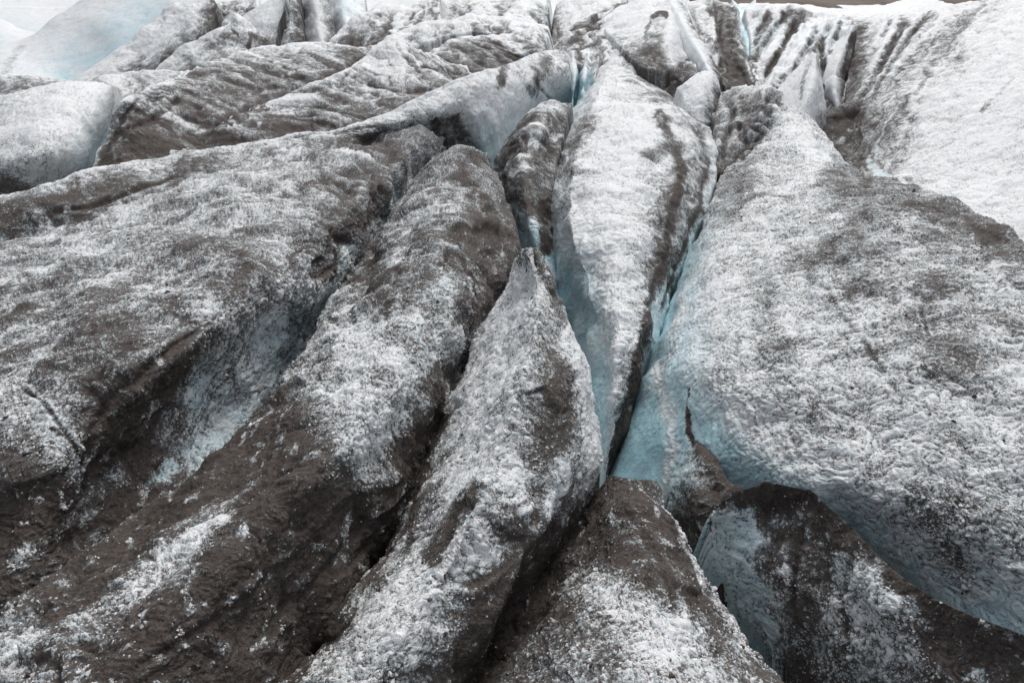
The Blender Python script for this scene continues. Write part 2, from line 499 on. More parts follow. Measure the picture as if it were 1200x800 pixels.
stain('gulley', [(808,15),(825,45),(840,70)], 3, .1)
stain('gulley', [(822,5),(832,25),(838,45)], 5, .12)
stain('slab', [(832,185),(818,245),(796,305),(775,365)], 2, .95)
stain('slab', [(760,400),(752,440),(742,480),(728,525)], 2.2, 1.)
stain('shelf', [(60,500),(85,520),(105,545)], 2, .9)

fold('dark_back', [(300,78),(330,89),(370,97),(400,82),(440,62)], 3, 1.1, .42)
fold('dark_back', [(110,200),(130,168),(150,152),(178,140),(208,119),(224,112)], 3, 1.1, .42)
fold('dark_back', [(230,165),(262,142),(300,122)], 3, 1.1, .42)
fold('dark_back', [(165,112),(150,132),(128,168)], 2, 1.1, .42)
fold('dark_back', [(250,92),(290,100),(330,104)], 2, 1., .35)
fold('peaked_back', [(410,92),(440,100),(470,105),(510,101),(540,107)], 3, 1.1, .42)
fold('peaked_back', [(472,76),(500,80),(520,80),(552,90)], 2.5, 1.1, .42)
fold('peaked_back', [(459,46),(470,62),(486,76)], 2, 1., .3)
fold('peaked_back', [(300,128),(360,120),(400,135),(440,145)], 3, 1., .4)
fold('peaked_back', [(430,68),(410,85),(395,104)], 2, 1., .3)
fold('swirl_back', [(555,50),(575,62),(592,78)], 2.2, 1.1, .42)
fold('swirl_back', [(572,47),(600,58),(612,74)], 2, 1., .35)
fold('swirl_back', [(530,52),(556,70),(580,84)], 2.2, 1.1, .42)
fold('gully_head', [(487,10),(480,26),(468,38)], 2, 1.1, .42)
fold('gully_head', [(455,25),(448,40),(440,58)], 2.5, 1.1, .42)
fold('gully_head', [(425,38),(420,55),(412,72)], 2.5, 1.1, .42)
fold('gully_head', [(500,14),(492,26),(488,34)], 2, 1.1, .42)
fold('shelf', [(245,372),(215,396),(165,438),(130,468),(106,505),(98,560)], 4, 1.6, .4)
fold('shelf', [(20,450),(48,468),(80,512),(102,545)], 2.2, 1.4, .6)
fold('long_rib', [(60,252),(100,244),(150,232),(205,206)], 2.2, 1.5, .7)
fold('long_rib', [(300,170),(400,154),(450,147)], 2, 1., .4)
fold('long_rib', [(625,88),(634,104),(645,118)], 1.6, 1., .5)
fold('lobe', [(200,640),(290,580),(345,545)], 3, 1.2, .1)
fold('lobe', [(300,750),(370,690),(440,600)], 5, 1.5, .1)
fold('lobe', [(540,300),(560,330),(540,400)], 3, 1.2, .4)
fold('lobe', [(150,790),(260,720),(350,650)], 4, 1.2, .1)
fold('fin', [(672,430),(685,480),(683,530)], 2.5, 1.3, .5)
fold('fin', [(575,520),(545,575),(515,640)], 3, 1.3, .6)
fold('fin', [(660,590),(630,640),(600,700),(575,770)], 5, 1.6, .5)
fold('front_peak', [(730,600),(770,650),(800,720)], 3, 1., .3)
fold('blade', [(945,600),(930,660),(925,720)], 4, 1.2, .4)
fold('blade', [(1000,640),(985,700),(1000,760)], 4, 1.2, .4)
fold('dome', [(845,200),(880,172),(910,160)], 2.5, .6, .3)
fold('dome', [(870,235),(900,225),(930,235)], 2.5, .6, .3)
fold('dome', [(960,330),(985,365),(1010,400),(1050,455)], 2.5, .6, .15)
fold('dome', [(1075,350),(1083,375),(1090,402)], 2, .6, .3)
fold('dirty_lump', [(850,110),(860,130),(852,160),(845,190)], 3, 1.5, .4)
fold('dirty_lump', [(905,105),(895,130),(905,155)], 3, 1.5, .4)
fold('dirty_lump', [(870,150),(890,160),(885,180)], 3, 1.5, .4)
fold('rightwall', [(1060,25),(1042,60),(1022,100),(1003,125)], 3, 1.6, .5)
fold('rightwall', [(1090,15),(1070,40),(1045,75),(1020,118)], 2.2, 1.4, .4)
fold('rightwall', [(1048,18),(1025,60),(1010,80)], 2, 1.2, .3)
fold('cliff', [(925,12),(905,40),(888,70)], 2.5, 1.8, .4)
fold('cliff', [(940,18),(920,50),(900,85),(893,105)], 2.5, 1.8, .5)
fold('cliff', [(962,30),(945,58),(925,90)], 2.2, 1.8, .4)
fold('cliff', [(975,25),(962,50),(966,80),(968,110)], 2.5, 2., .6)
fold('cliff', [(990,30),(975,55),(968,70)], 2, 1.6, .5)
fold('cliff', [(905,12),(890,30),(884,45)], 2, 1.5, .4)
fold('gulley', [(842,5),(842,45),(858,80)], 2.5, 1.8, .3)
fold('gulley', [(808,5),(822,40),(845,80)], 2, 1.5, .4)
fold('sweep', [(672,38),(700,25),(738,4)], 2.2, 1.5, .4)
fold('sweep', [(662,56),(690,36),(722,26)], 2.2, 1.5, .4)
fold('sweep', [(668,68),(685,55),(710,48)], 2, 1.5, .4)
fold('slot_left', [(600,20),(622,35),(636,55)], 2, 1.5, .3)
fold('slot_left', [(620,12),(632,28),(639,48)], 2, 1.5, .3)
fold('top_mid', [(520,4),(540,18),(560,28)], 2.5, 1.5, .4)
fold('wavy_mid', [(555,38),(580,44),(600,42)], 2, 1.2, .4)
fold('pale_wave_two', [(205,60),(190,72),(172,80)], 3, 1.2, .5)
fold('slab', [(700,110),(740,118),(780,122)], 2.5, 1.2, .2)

stain('lobe', [(330,500),(270,560),(180,620),(60,720)], 16, .95, 0., .7)
stain('lobe', [(420,600),(350,700),(270,790)], 40, .97, 0., .7)
stain('lobe', [(480,560),(460,600)], 20, .9, 0., .7)
stain('front_peak', [(735,575),(720,640),(760,670)], 26, .92, 0., .7)
stain('dome', [(1000,300),(1080,330),(1120,420)], 45, .45, None, .95)
stain('dome', [(1130,520),(1090,600)], 30, .4, None, .95)

stain('cliff', [(895,122),(922,90),(940,70),(952,56),(963,66),(972,100)], 4, .75, None, .8)
stain('cliff', [(895,60),(915,30)], 4, .05, None, .8)
stain('dirty_floor cliff', [(975,125),(990,135)], 8, .9)
stain('dome', [(770,430),(790,520),(780,580)], 8, .03, .25, .9)
stain('dome', [(800,350),(785,420)], 6, .03, .35, .9)

stain('fin', [(668,390),(692,470),(697,530)], 9, .05, .12, .8)


# ------------------------------------------------------------------ the ridges
# --- foreground
ridge('fin', 'ice_fin', 'sharp upright ice fin with a pointed brown-flecked tip in the middle of the glacier', [
 '602 322 .2 .4, 560 405 -.4 .35, 518 485 -.45 .6, 488 560 -.5 .9, 460 620 -.65 1, 412 700 -.6 1, 350 770 -.6 .9, 280 860 -.6 .9',
 '616 298 1.6, 591 350 .8 .12, 560 418 .35 .1, 532 490 .05 .2, 508 565 -.1 .55, 478 645 -.15 .6, 418 732 -.2 .4, 342 828 -.3 .4',
 '620 290 1.9 .25, 630 340 1.5 .12, 624 400 1.35 .2, 604 470 1.1 .25, 578 535 .85 .3, 550 610 .65 .2, 490 710 .4 .2, 420 830 .2 .3',
 '621 291 1.85, 636 345 1.45 .2, 645 410 1.15 .55, 655 478 .8 .8, 658 550 .45 .75, 612 655 .1 .95, 560 740 -.1 .9, 500 850 -.3 .8',
 '624 294 1.75, 651 352 1.2, 682 420 .75 .05 .2, 697 485 .3 .08 .15, 700 545 -.2 .2 .15, 655 640 -.7 1 0, 595 730 -.9 1, 530 850 -1.1 1',
 '628 310 1.0 .05 .4, 660 365 .4 .05 .4, 688 432 -.2 .1 .3, 702 500 -.8 .2 .2, 702 570 -1.0 .9 0, 668 650 -.9 1, 610 740 -.9 1, 545 860 -.9 1'],
 sharp=(2, 3), out=.2, grains=1, relief=.75,
 parts=[('shaded_flank', 0), ('crest_face', 1), ('clean_edge', 3, 'thin clean white edge of the fin')])
ridge('front_peak', 'ice_pyramid', 'brown pointed ice hump at the bottom edge, its lower slope crusted with white grains', [
 '688 570 -.9 1.00, 676 600 -1 1.00, 645 650 -.95 1, 606 710 -.95 1, 565 770 -.95 1, 520 860 -.95 1',
 '712 561 -.45 0.95, 698 600 -.4 0.95, 680 660 -.4 0.95, 650 720 -.4 0.85, 620 780 -.4 0.70, 590 860 -.4 0.60',
 '738 558 -.15 0.85, 742 600 0 0.90, 745 660 .1 0.75, 740 720 .2 0.35, 740 780 .25 0.35, 740 860 .3 0.40',
 '757 561 -.25 0.70, 786 620 -.15 0.95, 810 680 -.05 0.90, 828 740 0 0.50, 845 790 .05 0.30, 865 860 .1 0.40',
 '766 572 -.5 0.40, 804 630 -.45 0.50, 845 690 -.4 0.50, 880 745 -.35 0.50, 915 803 -.3 0.60, 950 870 -.3 0.60'],
 out=.25, grains=1.2)
ridge('blade', 'ice_ridge', 'dark-rimmed ice blade with a smooth blue-grey left face in the lower right corner', [
 '834 604 -.6 .9, 858 576 -.15 1, 905 566 0 1, 955 576 0 1, 993 612 0 1, 1048 668 0 1, 1120 715 .1 1, 1240 757 .2 1',
 '835 625 -.8 .5 .2, 860 602 -.4 .5 .3, 905 590 -.3 .75, 948 602 -.25 1, 980 640 -.22 .95, 1032 700 -.2 .9, 1105 742 -.15 .9, 1215 790 -.1 .95',
 '838 665 -1.15 .12 .7, 862 665 -.95 .15 .6, 900 665 -.8 .5 .2, 945 680 -.7 .6 .1, 985 705 -.6 .5 .1, 1040 750 -.55 .4, 1100 795 -.5 .55, 1190 850 -.5 .7',
 '885 755 -2.2 .3 .6, 897 765 -2. .4 .4, 918 778 -1.9 .5 .3, 950 800 -1.7 .7, 990 825 -1.5 .6, 1040 855 -1.4 .7, 1100 885 -1.3 .8, 1180 930 -1.2 .8'],
 sharp=(), out=.2, grains=.8, parts=[('rim', 0, 'dark silt-covered rim'), ('face', 1)])
ridge('lip', 'ice_lip', 'small black-edged ice lip in the blue crevasse, joined onto the dark-rimmed blade', [
 '806 502 -1.5 .7 .3, 799 528 -1.6 .2 .6, 790 562 -1.95 .3 .5, 786 600 -2.2 .5 .3, 798 650 -2.6 .6, 825 710 -3 .7',
 '811 504 -1.35 .9, 812 526 -1.25 .5 .4, 811 558 -1.25 .4 .4, 811 600 -1.45 .9 .1, 820 650 -1.8 .8, 845 710 -2.4 .9',
 '816 506 -1.3 1, 824 528 -1.15 1, 834 552 -1 .85, 838 590 -1.15 .9, 838 645 -1.7 .8, 858 710 -2.6 .9',
 '820 509 -1.35 1, 832 531 -1.2 1, 852 557 -1 1, 874 577 -.95 1, 868 640 -1.6 1, 880 710 -2.7 1'], out=.15)
ridge('lobe', 'ice_ridge', 'long rounded ridge left of the fin, white-crusted above and black with silt low down', [
 '500 188 .3 .6, 462 235 0 .5 .2, 432 285 -.2 .6 .2, 400 330 .05 .7, 365 385 0 .8, 325 450 -.1 .9, 262 525 -.1 .9, 170 595 0 .9, 70 665 0 .8, -60 760 0 .6',
 '515 182 .7 .7, 484 225 .6 .65, 455 278 .55 .75, 426 330 .5 .8, 393 385 .5 .6, 358 450 .4 .7, 306 530 .3 .9, 235 600 .3 .85, 145 680 .3 .7, 10 790 .3 .4',
 '535 176 1 .6, 520 215 1 .65, 500 270 1 .65, 475 330 1 .6, 450 390 .95 .4, 420 450 .9 .35, 370 540 .8 .8, 290 625 .6 .9, 210 710 .5 .9, 90 830 .4 .8',
 '556 177 .9 .5, 566 212 .9 .6, 560 265 .9 .7, 545 330 .8 .6, 515 390 .7 .4, 488 450 .6 .35 .15, 448 530 .3 .4, 390 620 .1 .95, 310 720 0 .95, 200 860 0 .9',
 '572 184 .5 .6, 592 222 .4 .7, 608 285 .2 .85, 598 335 -.25 .8, 570 400 -.4 .45, 530 475 -.5 .5, 497 560 -.55 .8, 455 640 -.75 1, 395 730 -.7 1, 300 870 -.7 .9'],
 out=.3, relief=1.15, grains=1.1)
ridge('dome', 'ice_dome', 'broad speckled ice dome filling the right side, its blue wall dropping into the crevasse', [
 '868 152 27 0.60, 850 195 22.6 0.70, 828 250 18.6 0.50 .3, 795 325 15.3 0.10 .8, 765 420 12.1 0.05 1, 735 500 11.1 0.05 1, 712 562 10.4 0.05 1, 742 612 9 0.05 1, 800 670 8 0.10 1',
 '880 150 26.4 0.60, 862 198 21.9 0.70, 843 250 17.6 0.35 .3, 812 325 14 0.06 .5, 782 400 12 0.03 .75, 765 480 10.6 0.03 .8, 757 545 9.6 0.03 .95, 775 592 8.8 0.05 1, 835 655 7.8 0.10 1',
 '895 145 26 0.42, 882 195 21.3 0.42, 868 250 16.4 0.28, 838 315 13.3 0.11 .15, 813 385 11.2 0.04 .4, 808 450 9.8 0.04 .5, 838 522 8.4 0.04 .85, 878 578 7.5 0.04 .85, 925 630 7.3 0.07 .9',
 '910 138 25.6 0.22, 910 195 20.8 0.27, 905 250 15.5 0.27, 885 320 12.3 0.22, 868 390 10.1 0.10, 868 450 8.8 0.08, 892 510 7.9 0.08 .1, 945 572 6.9 0.08 .5, 1000 642 6.7 0.05 .9',
 '925 132 25.8 0.17, 945 190 20.5 0.17, 965 240 15.1 0.27, 970 310 11.9 0.27, 970 380 9.7 0.27, 985 450 8.1 0.22, 1010 510 7.2 0.14, 1065 580 6.2 0.17 .1, 1098 695 5.6 0.05 .7',
 '940 134 25.9 0.17, 985 196 20.3 0.22, 1030 225 15.4 0.30, 1060 280 12 0.27, 1080 350 9.6 0.27, 1100 430 7.8 0.25, 1130 510 6.6 0.22, 1170 595 5.7 0.20, 1215 745 4.9 0.05 .6',
 '955 145 26 0.23, 1008 201 20.5 0.29, 1080 219 15.8 0.34, 1160 256 12.8 0.34, 1210 300 10.6 0.29, 1240 400 8.3 0.29, 1260 500 6.7 0.23, 1290 600 5.6 0.23, 1330 740 4.7 0.11 .3'],
 out=.4, grains=1, ledge=.45, parts=[('crevasse_wall', 0, 'smooth blue crevasse wall'), ('crust', 2, 'speckled grey-white crust')])
ridge('slab', 'ice_tongue', 'clean white ice tongue with a black-stained right edge, narrowing down into the crevasse', [
 '705 54 38 .3, 694 80 35 .3 .2, 684 108 32 .2 .5, 668 135 29 .2 .4, 650 175 25 .3 .2, 640 232 20.5 .1 .6, 648 330 17 .05 1, 668 420 13.5 .05 1, 686 490 11.6 .05 1, 700 550 10.5 .1 1',
 '722 51 36.5 .1, 712 80 32.4 .1, 702 108 28.2 .1, 690 138 24 .2, 672 190 19.9 .25, 668 250 16.6 .1 .1, 684 320 14.3 .02 .5, 704 400 12.2 .02 .55, 708 480 10.9 .03 .6, 705 553 10.3 .1 .5',
 '730 50 36 .1, 730 78 32 .3, 735 108 27.6 .25, 745 135 23.2 .08, 745 190 19 .06, 735 250 15.9 .04, 728 320 13.6 .03, 724 400 11.6 .03 .1, 719 480 10.6 .1 .1, 709 556 10.2 .3 .2',
 '738 52 36.2 .6, 750 82 32.4 .7, 770 112 28.2 .5, 797 140 23.6 .3, 797 190 20 .4, 785 250 16.8 .6, 769 320 14.3 .5, 755 390 12 .5, 741 470 10.9 .6, 713 557 10.3 1',
 '745 57 37 .9, 765 90 33.5 .9, 802 124 29 .4 .2, 835 158 24.8 .25 .2, 838 205 21.3 .3 .3, 822 260 18.2 .3 .5, 794 325 15.5 .3 .7, 767 410 12.7 .35 .6, 742 487 11.4 .7 .4, 716 560 10.5 1 .2'],
 sharp=(1, 3), out=.15, ledge=.5, parts=[('blue_wall', 0, 'blue side wall sinking into the crevasse'), ('back', 1, 'clean white back of the tongue'), ('stained_edge', 3, 'narrow side wall streaked black')])
ridge('dark_nose', 'ice_buttress', 'small brown-topped ice buttress with a blue foot, left of the white tongue', [
 '632 124 26 .7, 604 152 24.6 .9, 581 190 23 .95, 588 232 21 .5 .4, 604 282 18.6 .15 .8, 620 340 16.6 .1 .9, 640 400 15 .1 1',
 '646 118 25.7 .6, 628 142 23.4 .85, 610 182 20.4 .9, 614 232 18.3 .7 .3, 626 282 16.9 .2 .7, 640 332 15.9 .2 .8, 652 385 14.9 .1 .9',
 '670 121 26 .6, 662 150 24 .7, 652 190 21.5 .7, 648 240 19.4 .8, 650 290 17.8 .5 .5, 660 340 16.5 .2 .8, 670 400 15.3 .1 1'], out=.15)
ridge('shelf', 'ice_slope', 'wide grey ice slope at the left edge, peppered with white crust and dark silt hollows', [
 '-120 312 .3 0.45, 0 284 .45 0.50, 90 263 .6 0.54, 180 230 .8 0.45, 260 197 1 0.41, 340 173 1.15 0.45, 430 156 1.25 0.50, 500 151 1.2 0.63, 527 170 .6 0.72',
 '-120 340 .5 0.45, 0 308 .6 0.45, 100 288 .8 0.41, 190 260 1 0.36, 270 230 1.2 0.36, 345 206 1.25 0.36, 420 190 1.2 0.50, 480 180 .95 0.63, 508 186 .4 0.54 .2',
 '-120 420 .7 0.54, 0 390 .8 0.54, 100 360 1.05 0.50, 190 330 1.2 0.50, 270 297 1.3 0.45, 345 270 1.25 0.45, 410 250 .9 0.54, 447 243 .35 0.54 .2, 466 240 -.1 0.36 .5',
 '-120 520 .7 0.45, 0 480 .9 0.45, 90 440 1.1 0.59, 170 410 1.2 0.59, 240 380 1.15 0.54, 312 350 .9 0.50, 370 333 .5 0.50 .2, 404 323 .15 0.45 .25, 418 315 -.1 0.45 .3',
 '-140 640 .4 0.70, -20 590 .5 0.80, 60 535 .75 0.70, 120 505 .75 0.85, 180 470 .55 0.85, 238 438 .35 0.55 .2, 295 408 .1 0.35 .35, 350 388 -.2 0.35 .45, 385 375 -.5 0.40 .4',
 '-160 740 0 0.70, -40 680 0 0.70 .2, 30 640 .2 0.70 .1, 80 608 .15 0.80, 130 578 -.05 0.70, 185 540 -.15 0.60 .3, 238 505 -.3 0.30 .5, 285 470 -.5 0.30 .5, 330 455 -.8 0.50 .4',
 '-180 870 -.2 .6, -60 790 -.2 .6, 10 745 -.25 .6 .1, 60 700 -.25 .7 .1, 110 660 -.3 .6 .1, 165 618 -.4 .5 .3, 218 578 -.5 .4 .4, 262 550 -.6 .4 .4, 285 530 -.9 .5 .4'],
 out=.3, relief=1.2, grains=1, sharp=(4,))
# --- middle distance
ridge('long_rib', 'ice_ridge', 'long ridge crossing from the left edge to a bare white cliff above the blue chasm', [
 '-100 250 .9 .5, 0 226 1 .5, 60 213 1.1 .45, 130 193 1.2 .4, 210 178 1.3 .35, 300 164 1.4 .4, 400 150 1.5 .4, 450 133 1.8 .25, 500 109 2.2 .1, 545 89 2.5 .15, 600 74 2.6 .35, 640 60 2.7 .6, 664 63 2.6 .5',
 '-100 275 .7 .7, 0 250 .75 .7, 60 238 .8 .75, 130 218 .9 .7, 205 197 1.05 .6, 300 175 1.25 .5, 400 157 1.4 .5, 460 145 1.55 .4, 517 128 1.7 .1, 556 108 2 .05 .1, 606 96 2.05 .12 .15, 648 80 2.2 .4, 667 84 2 .2 .2',
 '-100 320 .1 .5 .3, 0 290 .15 .5 .3, 60 284 .15 .5 .2, 130 264 .4 .6 .2, 205 228 .7 .5 .1, 300 190 1.05 .5, 400 172 1.2 .6, 460 165 .9 .8 0, 535 172 .1 .6 .2, 576 192 -.4 .02 .7, 612 160 -.1 .02 .5, 650 125 .55 .05 .35, 670 121 .6 .1 .5'],
 out=.25, streak=.35, relief=.7, ledge=.4)
ridge('white_hump', 'ice_hummock', 'smooth white hummock at the left edge, grey-blue where it turns towards the dark ridge', [
 '-80 126 1.9 .3, 0 113 2.2 .4, 45 101 2.4 .25, 90 96 2.4 .15, 128 101 2.1 .2, 147 105 1.7 .5',
 '-80 150 1.7 .2, 0 140 1.8 .15, 45 130 2 .06, 85 128 2 .1, 118 133 1.6 .15 .2, 138 130 1.1 .3 .3',
 '-80 190 1.1 .3, 0 185 1.2 .25, 40 178 1.35 .15, 75 175 1.25 .15 .1, 105 175 .95 .15 .5, 120 166 .6 .3 .6',
 '-80 250 .2 .7, 0 230 .35 .8, 40 218 .4 .3 .1, 75 212 .35 .2 .3, 100 208 .2 .2 .6, 112 202 0 .4 .6'], out=.2, relief=.6, streak=.1)
ridge('dark_strip', 'ice_ridge', 'thin dark grey ridge showing between the white hummock and the pale blue slope', [
 '-80 88 30 .5, 0 86 30 .5, 30 86 30 .5, 60 90 30 .5, 85 93 29.5 .5, 120 97 29 .4',
 '-80 104 28 .6, 0 102 28 .6, 30 101 28 .6, 60 102 28 .6, 85 102 27.6 .7, 120 104 27 .5',
 '-80 125 26 .7, 0 122 26 .7, 30 120 26 .7, 60 118 26 .8, 85 115 25.8 .7, 120 112 25.4 .5'], out=.3)
ridge('small_mound', 'ice_hummock', 'low pale mound tucked between the dark ridge and the white hummock', [
 '100 98 2.1 .3, 125 89 2.25 .15, 150 84 2.3 .15, 185 82 2.3 .3, 225 84 2.2 .4',
 '108 112 1.6 .25, 135 110 1.7 .2, 160 105 1.7 .3, 190 100 1.8 .4, 225 100 1.8 .4',
 '112 140 .9 .3, 140 135 1 .3, 165 128 1.1 .4, 190 120 1.3 .5, 225 118 1.3 .5'], out=.3)
ridge('dark_back', 'ice_ridge', 'broad dark ridge with a pale crest behind the long crossing ridge', [  # cleaner top row paints in crest light, besides the silt below
 '105 208 .5 0.72, 120 165 1.1 0.68, 138 122 2.05 0.54, 165 108 2.2 0.41, 205 91 2.35 0.45, 245 72 2.6 0.50, 290 58 2.85 0.41, 345 51 3 0.36, 400 50 3 0.45, 445 56 2.8 0.63',
 '109 210 .4 1.00, 140 172 1.05 1.00, 165 148 1.4 0.91, 200 128 1.6 0.78, 240 110 1.8 0.84, 287 96 2 0.84, 330 86 2.15 0.78, 370 80 2.3 0.72, 412 74 2.4 0.97, 448 72 2.4 1.00',
 '113 214 .3 0.84, 150 202 .5 0.72, 190 187 .65 0.91, 230 170 .85 1.00, 275 151 1.1 0.97, 312 136 1.3 0.97, 345 120 1.55 1.00, 380 106 1.8 1.00, 415 94 2 1.00, 450 88 2.1 1.00'],
 out=.3, streak=.7, shear=-.8, relief=1.0)
ridge('peaked_back', 'ice_ridge', 'grey pyramid-topped ridge rising in two shoulders just behind the white cliff ridge', [  # silt values also carry painted crest light, palest on the top row
 '180 195 .7 0.48, 222 166 .9 0.48, 262 146 1.15 0.44, 300 126 1.45 0.40, 350 104 1.9 0.40, 400 86 2.3 0.40, 430 65 29.5 0.32, 457 43 30.5 0.16, 480 50 30.8 0.32, 505 62 30.5 0.40, 545 78 29.5 0.48',
 '190 198 .7 0.77, 240 178 .85 0.83, 288 160 1.05 0.83, 333 140 1.3 0.77, 378 122 1.55 0.66, 418 106 1.8 0.61, 448 90 27.5 0.44, 472 76 28.5 0.33, 497 78 28.6 0.61, 522 84 28.3 0.66, 562 94 27.4 0.77',
 '198 205 .6 1.00, 250 193 .6 0.89, 310 188 .65 0.89, 360 173 .75 1.00, 412 164 .9 1.00, 452 152 22.6 1.00, 485 137 23.6 1.00, 515 122 24.5 1.00, 535 113 25.2 0.89, 560 108 26.2 0.76, 605 98 28.2 0.76'],
 out=.3, relief=1.1, streak=.8, shear=-.8)
ridge('swirl_back', 'ice_ridge', 'streaked grey ridge curving down to the narrow dark slot near the top middle', [
 '500 66 33 0.50, 517 51 33.5 0.35, 535 44 34 0.35, 570 42 35 0.45, 605 35 36 0.35, 632 30 37 0.30, 641 44 36 0.40',
 '505 84 31.5 0.69, 530 70 32 0.80, 555 66 32.5 0.69, 583 62 33 0.69, 612 56 33.5 0.40, 630 52 34 0.40, 641 55 35 0.57',
 '525 116 28 0.77, 560 106 28.5 0.77, 590 97 29.5 0.77, 612 88 31.3 0.66, 634 78 34 0.55, 644 70 34.5 0.66, 649 72 35 0.88'],
 out=.3, streak=.9, shear=-.9)
# --- far, left
ridge('pale_wave', 'ice_ridge', 'tall pale blue ice slope with a sweeping white crest in the top left corner', [
 '-60 66 48 .02, 0 54 48 .03, 22 48 49 .02, 45 36 50 .01, 60 22 51 .01, 78 12 52 .01, 98 -3 53 .01, 135 -28 55 .01',
 '-60 80 43 .02 .15, 0 72 43 .08 .15, 35 68 44 .03 .2, 65 58 45 .01 .2, 95 42 46 .01 .2, 122 28 46 .01 .25, 155 8 48 .01 .3, 195 -12 50 .01 .3',
 '-60 100 39 .05 .2, 0 98 39 .12 .15, 40 98 40 .02 .4, 80 97 41 .01 .8, 115 80 42 .01 .85, 145 58 43 .01 .8, 180 30 45 .01 .7, 220 0 47 .01 .5'], out=.3, relief=.25, streak=.1)
ridge('pale_wave_two', 'ice_ridge', 'pale ridge with a sooty foot, directly right of the pale blue slope', [
 '84 96 40 .2, 110 78 41 .05, 140 56 42 .04, 165 35 43 .04, 183 20 44 .03, 196 4 45 .03, 215 -18 47 .03',
 '100 99 38.5 .35, 132 82 39.5 .15, 160 66 40.5 .15, 186 50 41 .15, 206 34 42 .12, 224 16 43 .1, 245 -6 45 .1',
 '110 103 37.5 .4, 150 92 38 .5, 176 82 38.5 .9, 200 66 39 .9, 222 50 40 .85, 241 34 41 .8, 256 8 43 .7'], out=.25, relief=.5, streak=.5, shear=.4)
ridge('rib_three', 'ice_ridge', 'slim curved grey rib running up to the veined knob in the upper left', [
 '155 97 35.5 .3, 183 82 36 .2, 200 64 36.5 .2, 216 51 37 .15, 236 45 37.5 .2, 256 33 38 .3, 270 27 38.5 .4',
 '162 104 34.5 .5, 193 90 35 .4, 213 75 35.5 .4, 232 63 36 .4, 250 56 36.5 .6, 266 48 37 .6, 280 44 37.5 .6',
 '168 112 33.5 .7, 203 97 34 .7, 228 85 34 .8, 248 75 34.5 .7, 266 68 35 .3, 280 64 35.5 .4, 292 60 36 .6'], out=.25, streak=.5)
ridge('veined', 'ice_hummock', 'knob of grey ice with looping dark veins above the broad dark ridge', [
 '258 34 38.5 .4, 268 20 39 .3, 276 16 39 .3, 290 25 39 .3, 306 38 38.5 .5, 324 54 38 .8',
 '258 50 37.5 .5, 270 45 37.5 .3, 280 42 37.5 .35, 293 45 37.5 .35, 306 52 37.5 .6, 324 60 37.5 .8',
 '258 76 36.5 .6, 270 74 36.5 .2, 281 72 36.5 .5, 293 70 36.5 .5, 307 66 36.5 .7, 324 66 36.5 .8'], out=.3, streak=.6)
ridge('veined_back', 'ice_ridge', 'cracked grey-white ridge behind the veined knob at the top edge', [
 '222 -8 46 .2, 240 10 45 .5, 258 5 45 .4, 280 0 45 .4, 302 -4 45 .3',
 '238 18 44 .8, 248 24 43 .7, 264 20 43 .5, 282 18 43 .4, 302 14 43 .3',
 '240 46 41 .9, 254 48 41 .8, 270 44 41 .6, 288 42 41 .4, 305 40 41 .3'], out=.3, streak=.9)
ridge('white_tab', 'ice_block', 'clean white block leaning over the veined knob, dark crack on its right', [
 '282 21 42 .1, 300 8 42.5 .03, 318 -2 43 .03, 338 -14 44 .05',
 '290 31 41 .15 .1, 307 24 41 .04 .1, 323 15 41.5 .04 .1, 336 -4 42 .3',
 '300 44 40 .4, 314 55 39.5 .6, 321 52 39.5 .6, 334 8 41 .9'], out=.2, relief=.6)
ridge('grey_tab', 'ice_block', 'narrow grey block wedged between two clean white blocks at the top edge', [
 '334 -12 43.5 .8, 325 20 42 .7, 320 58 40 .7',
 '342 -12 43 .5, 339 20 41.3 .35, 338 58 39.3 .3',
 '350 -12 43.5 .95, 353 20 42 .9, 359 58 40 .9'], out=.2, streak=.9)
ridge('white_tab_two', 'ice_block', 'white upright block with thin dark seams right of the narrow grey block', [
 '347 -12 45 .7, 353 20 43.5 .5, 357 55 41.5 .3',
 '365 -12 44 .04, 370 16 42.5 .04, 375 52 40.5 .04',
 '382 -12 45 .5, 388 14 43.5 .6, 393 46 41.5 .6'], out=.2, relief=.6)
ridge('blue_tab', 'ice_block', 'small bluish block behind the head of the dark gullied ridge', [
 '380 -12 48 .4, 387 10 46 .4, 392 46 44 .4',
 '396 -12 47 .05 .3, 400 10 45 .05 .4, 404 42 43 .05 .4',
 '425 -12 48 .1 .2, 428 8 46 .1 .3, 430 38 44 .1 .3'], out=.2)
ridge('gully_head', 'ice_ridge', 'ridge with a white crest and a black gullied flank near the top', [  # crest lighting coloured into the top row, silt down the flank
 '388 48 38.5 .3, 402 32 39.5 .15, 415 20 40 .1, 440 8 41 .1, 480 6 42 .15, 500 1 43 .3, 515 -8 44 .3',
 '396 62 37 .8, 410 48 38 .7, 424 40 38.5 .5, 448 30 39 .4, 474 26 40 .5, 494 20 41 .5, 515 10 42 .4',
 '402 90 34.5 1, 418 82 35 1, 436 72 35.5 1, 455 56 36 .95, 478 44 37 .9, 497 38 38 .7, 517 34 39 .5'], out=.3, streak=1.)
ridge('wavy_mid', 'ice_ridge', 'low wavy pale ridge between the gullied ridge and the pyramid-topped one', [
 '465 38 36.5 .2, 490 27 37.5 .2, 515 23 38 .15, 535 23 38 .15, 553 15 38.5 .1, 566 20 38.5 .2, 585 17 38.5 .1, 610 22 38.5 .1, 642 30 38 .2',
 '465 58 34.5 .4, 490 52 35 .3, 518 44 35.5 .3, 538 40 36 .3, 556 38 36 .6, 572 40 36 .7, 592 36 36 .5, 615 36 36 .4, 642 44 36 .4'],
 out=.3, streak=.9)
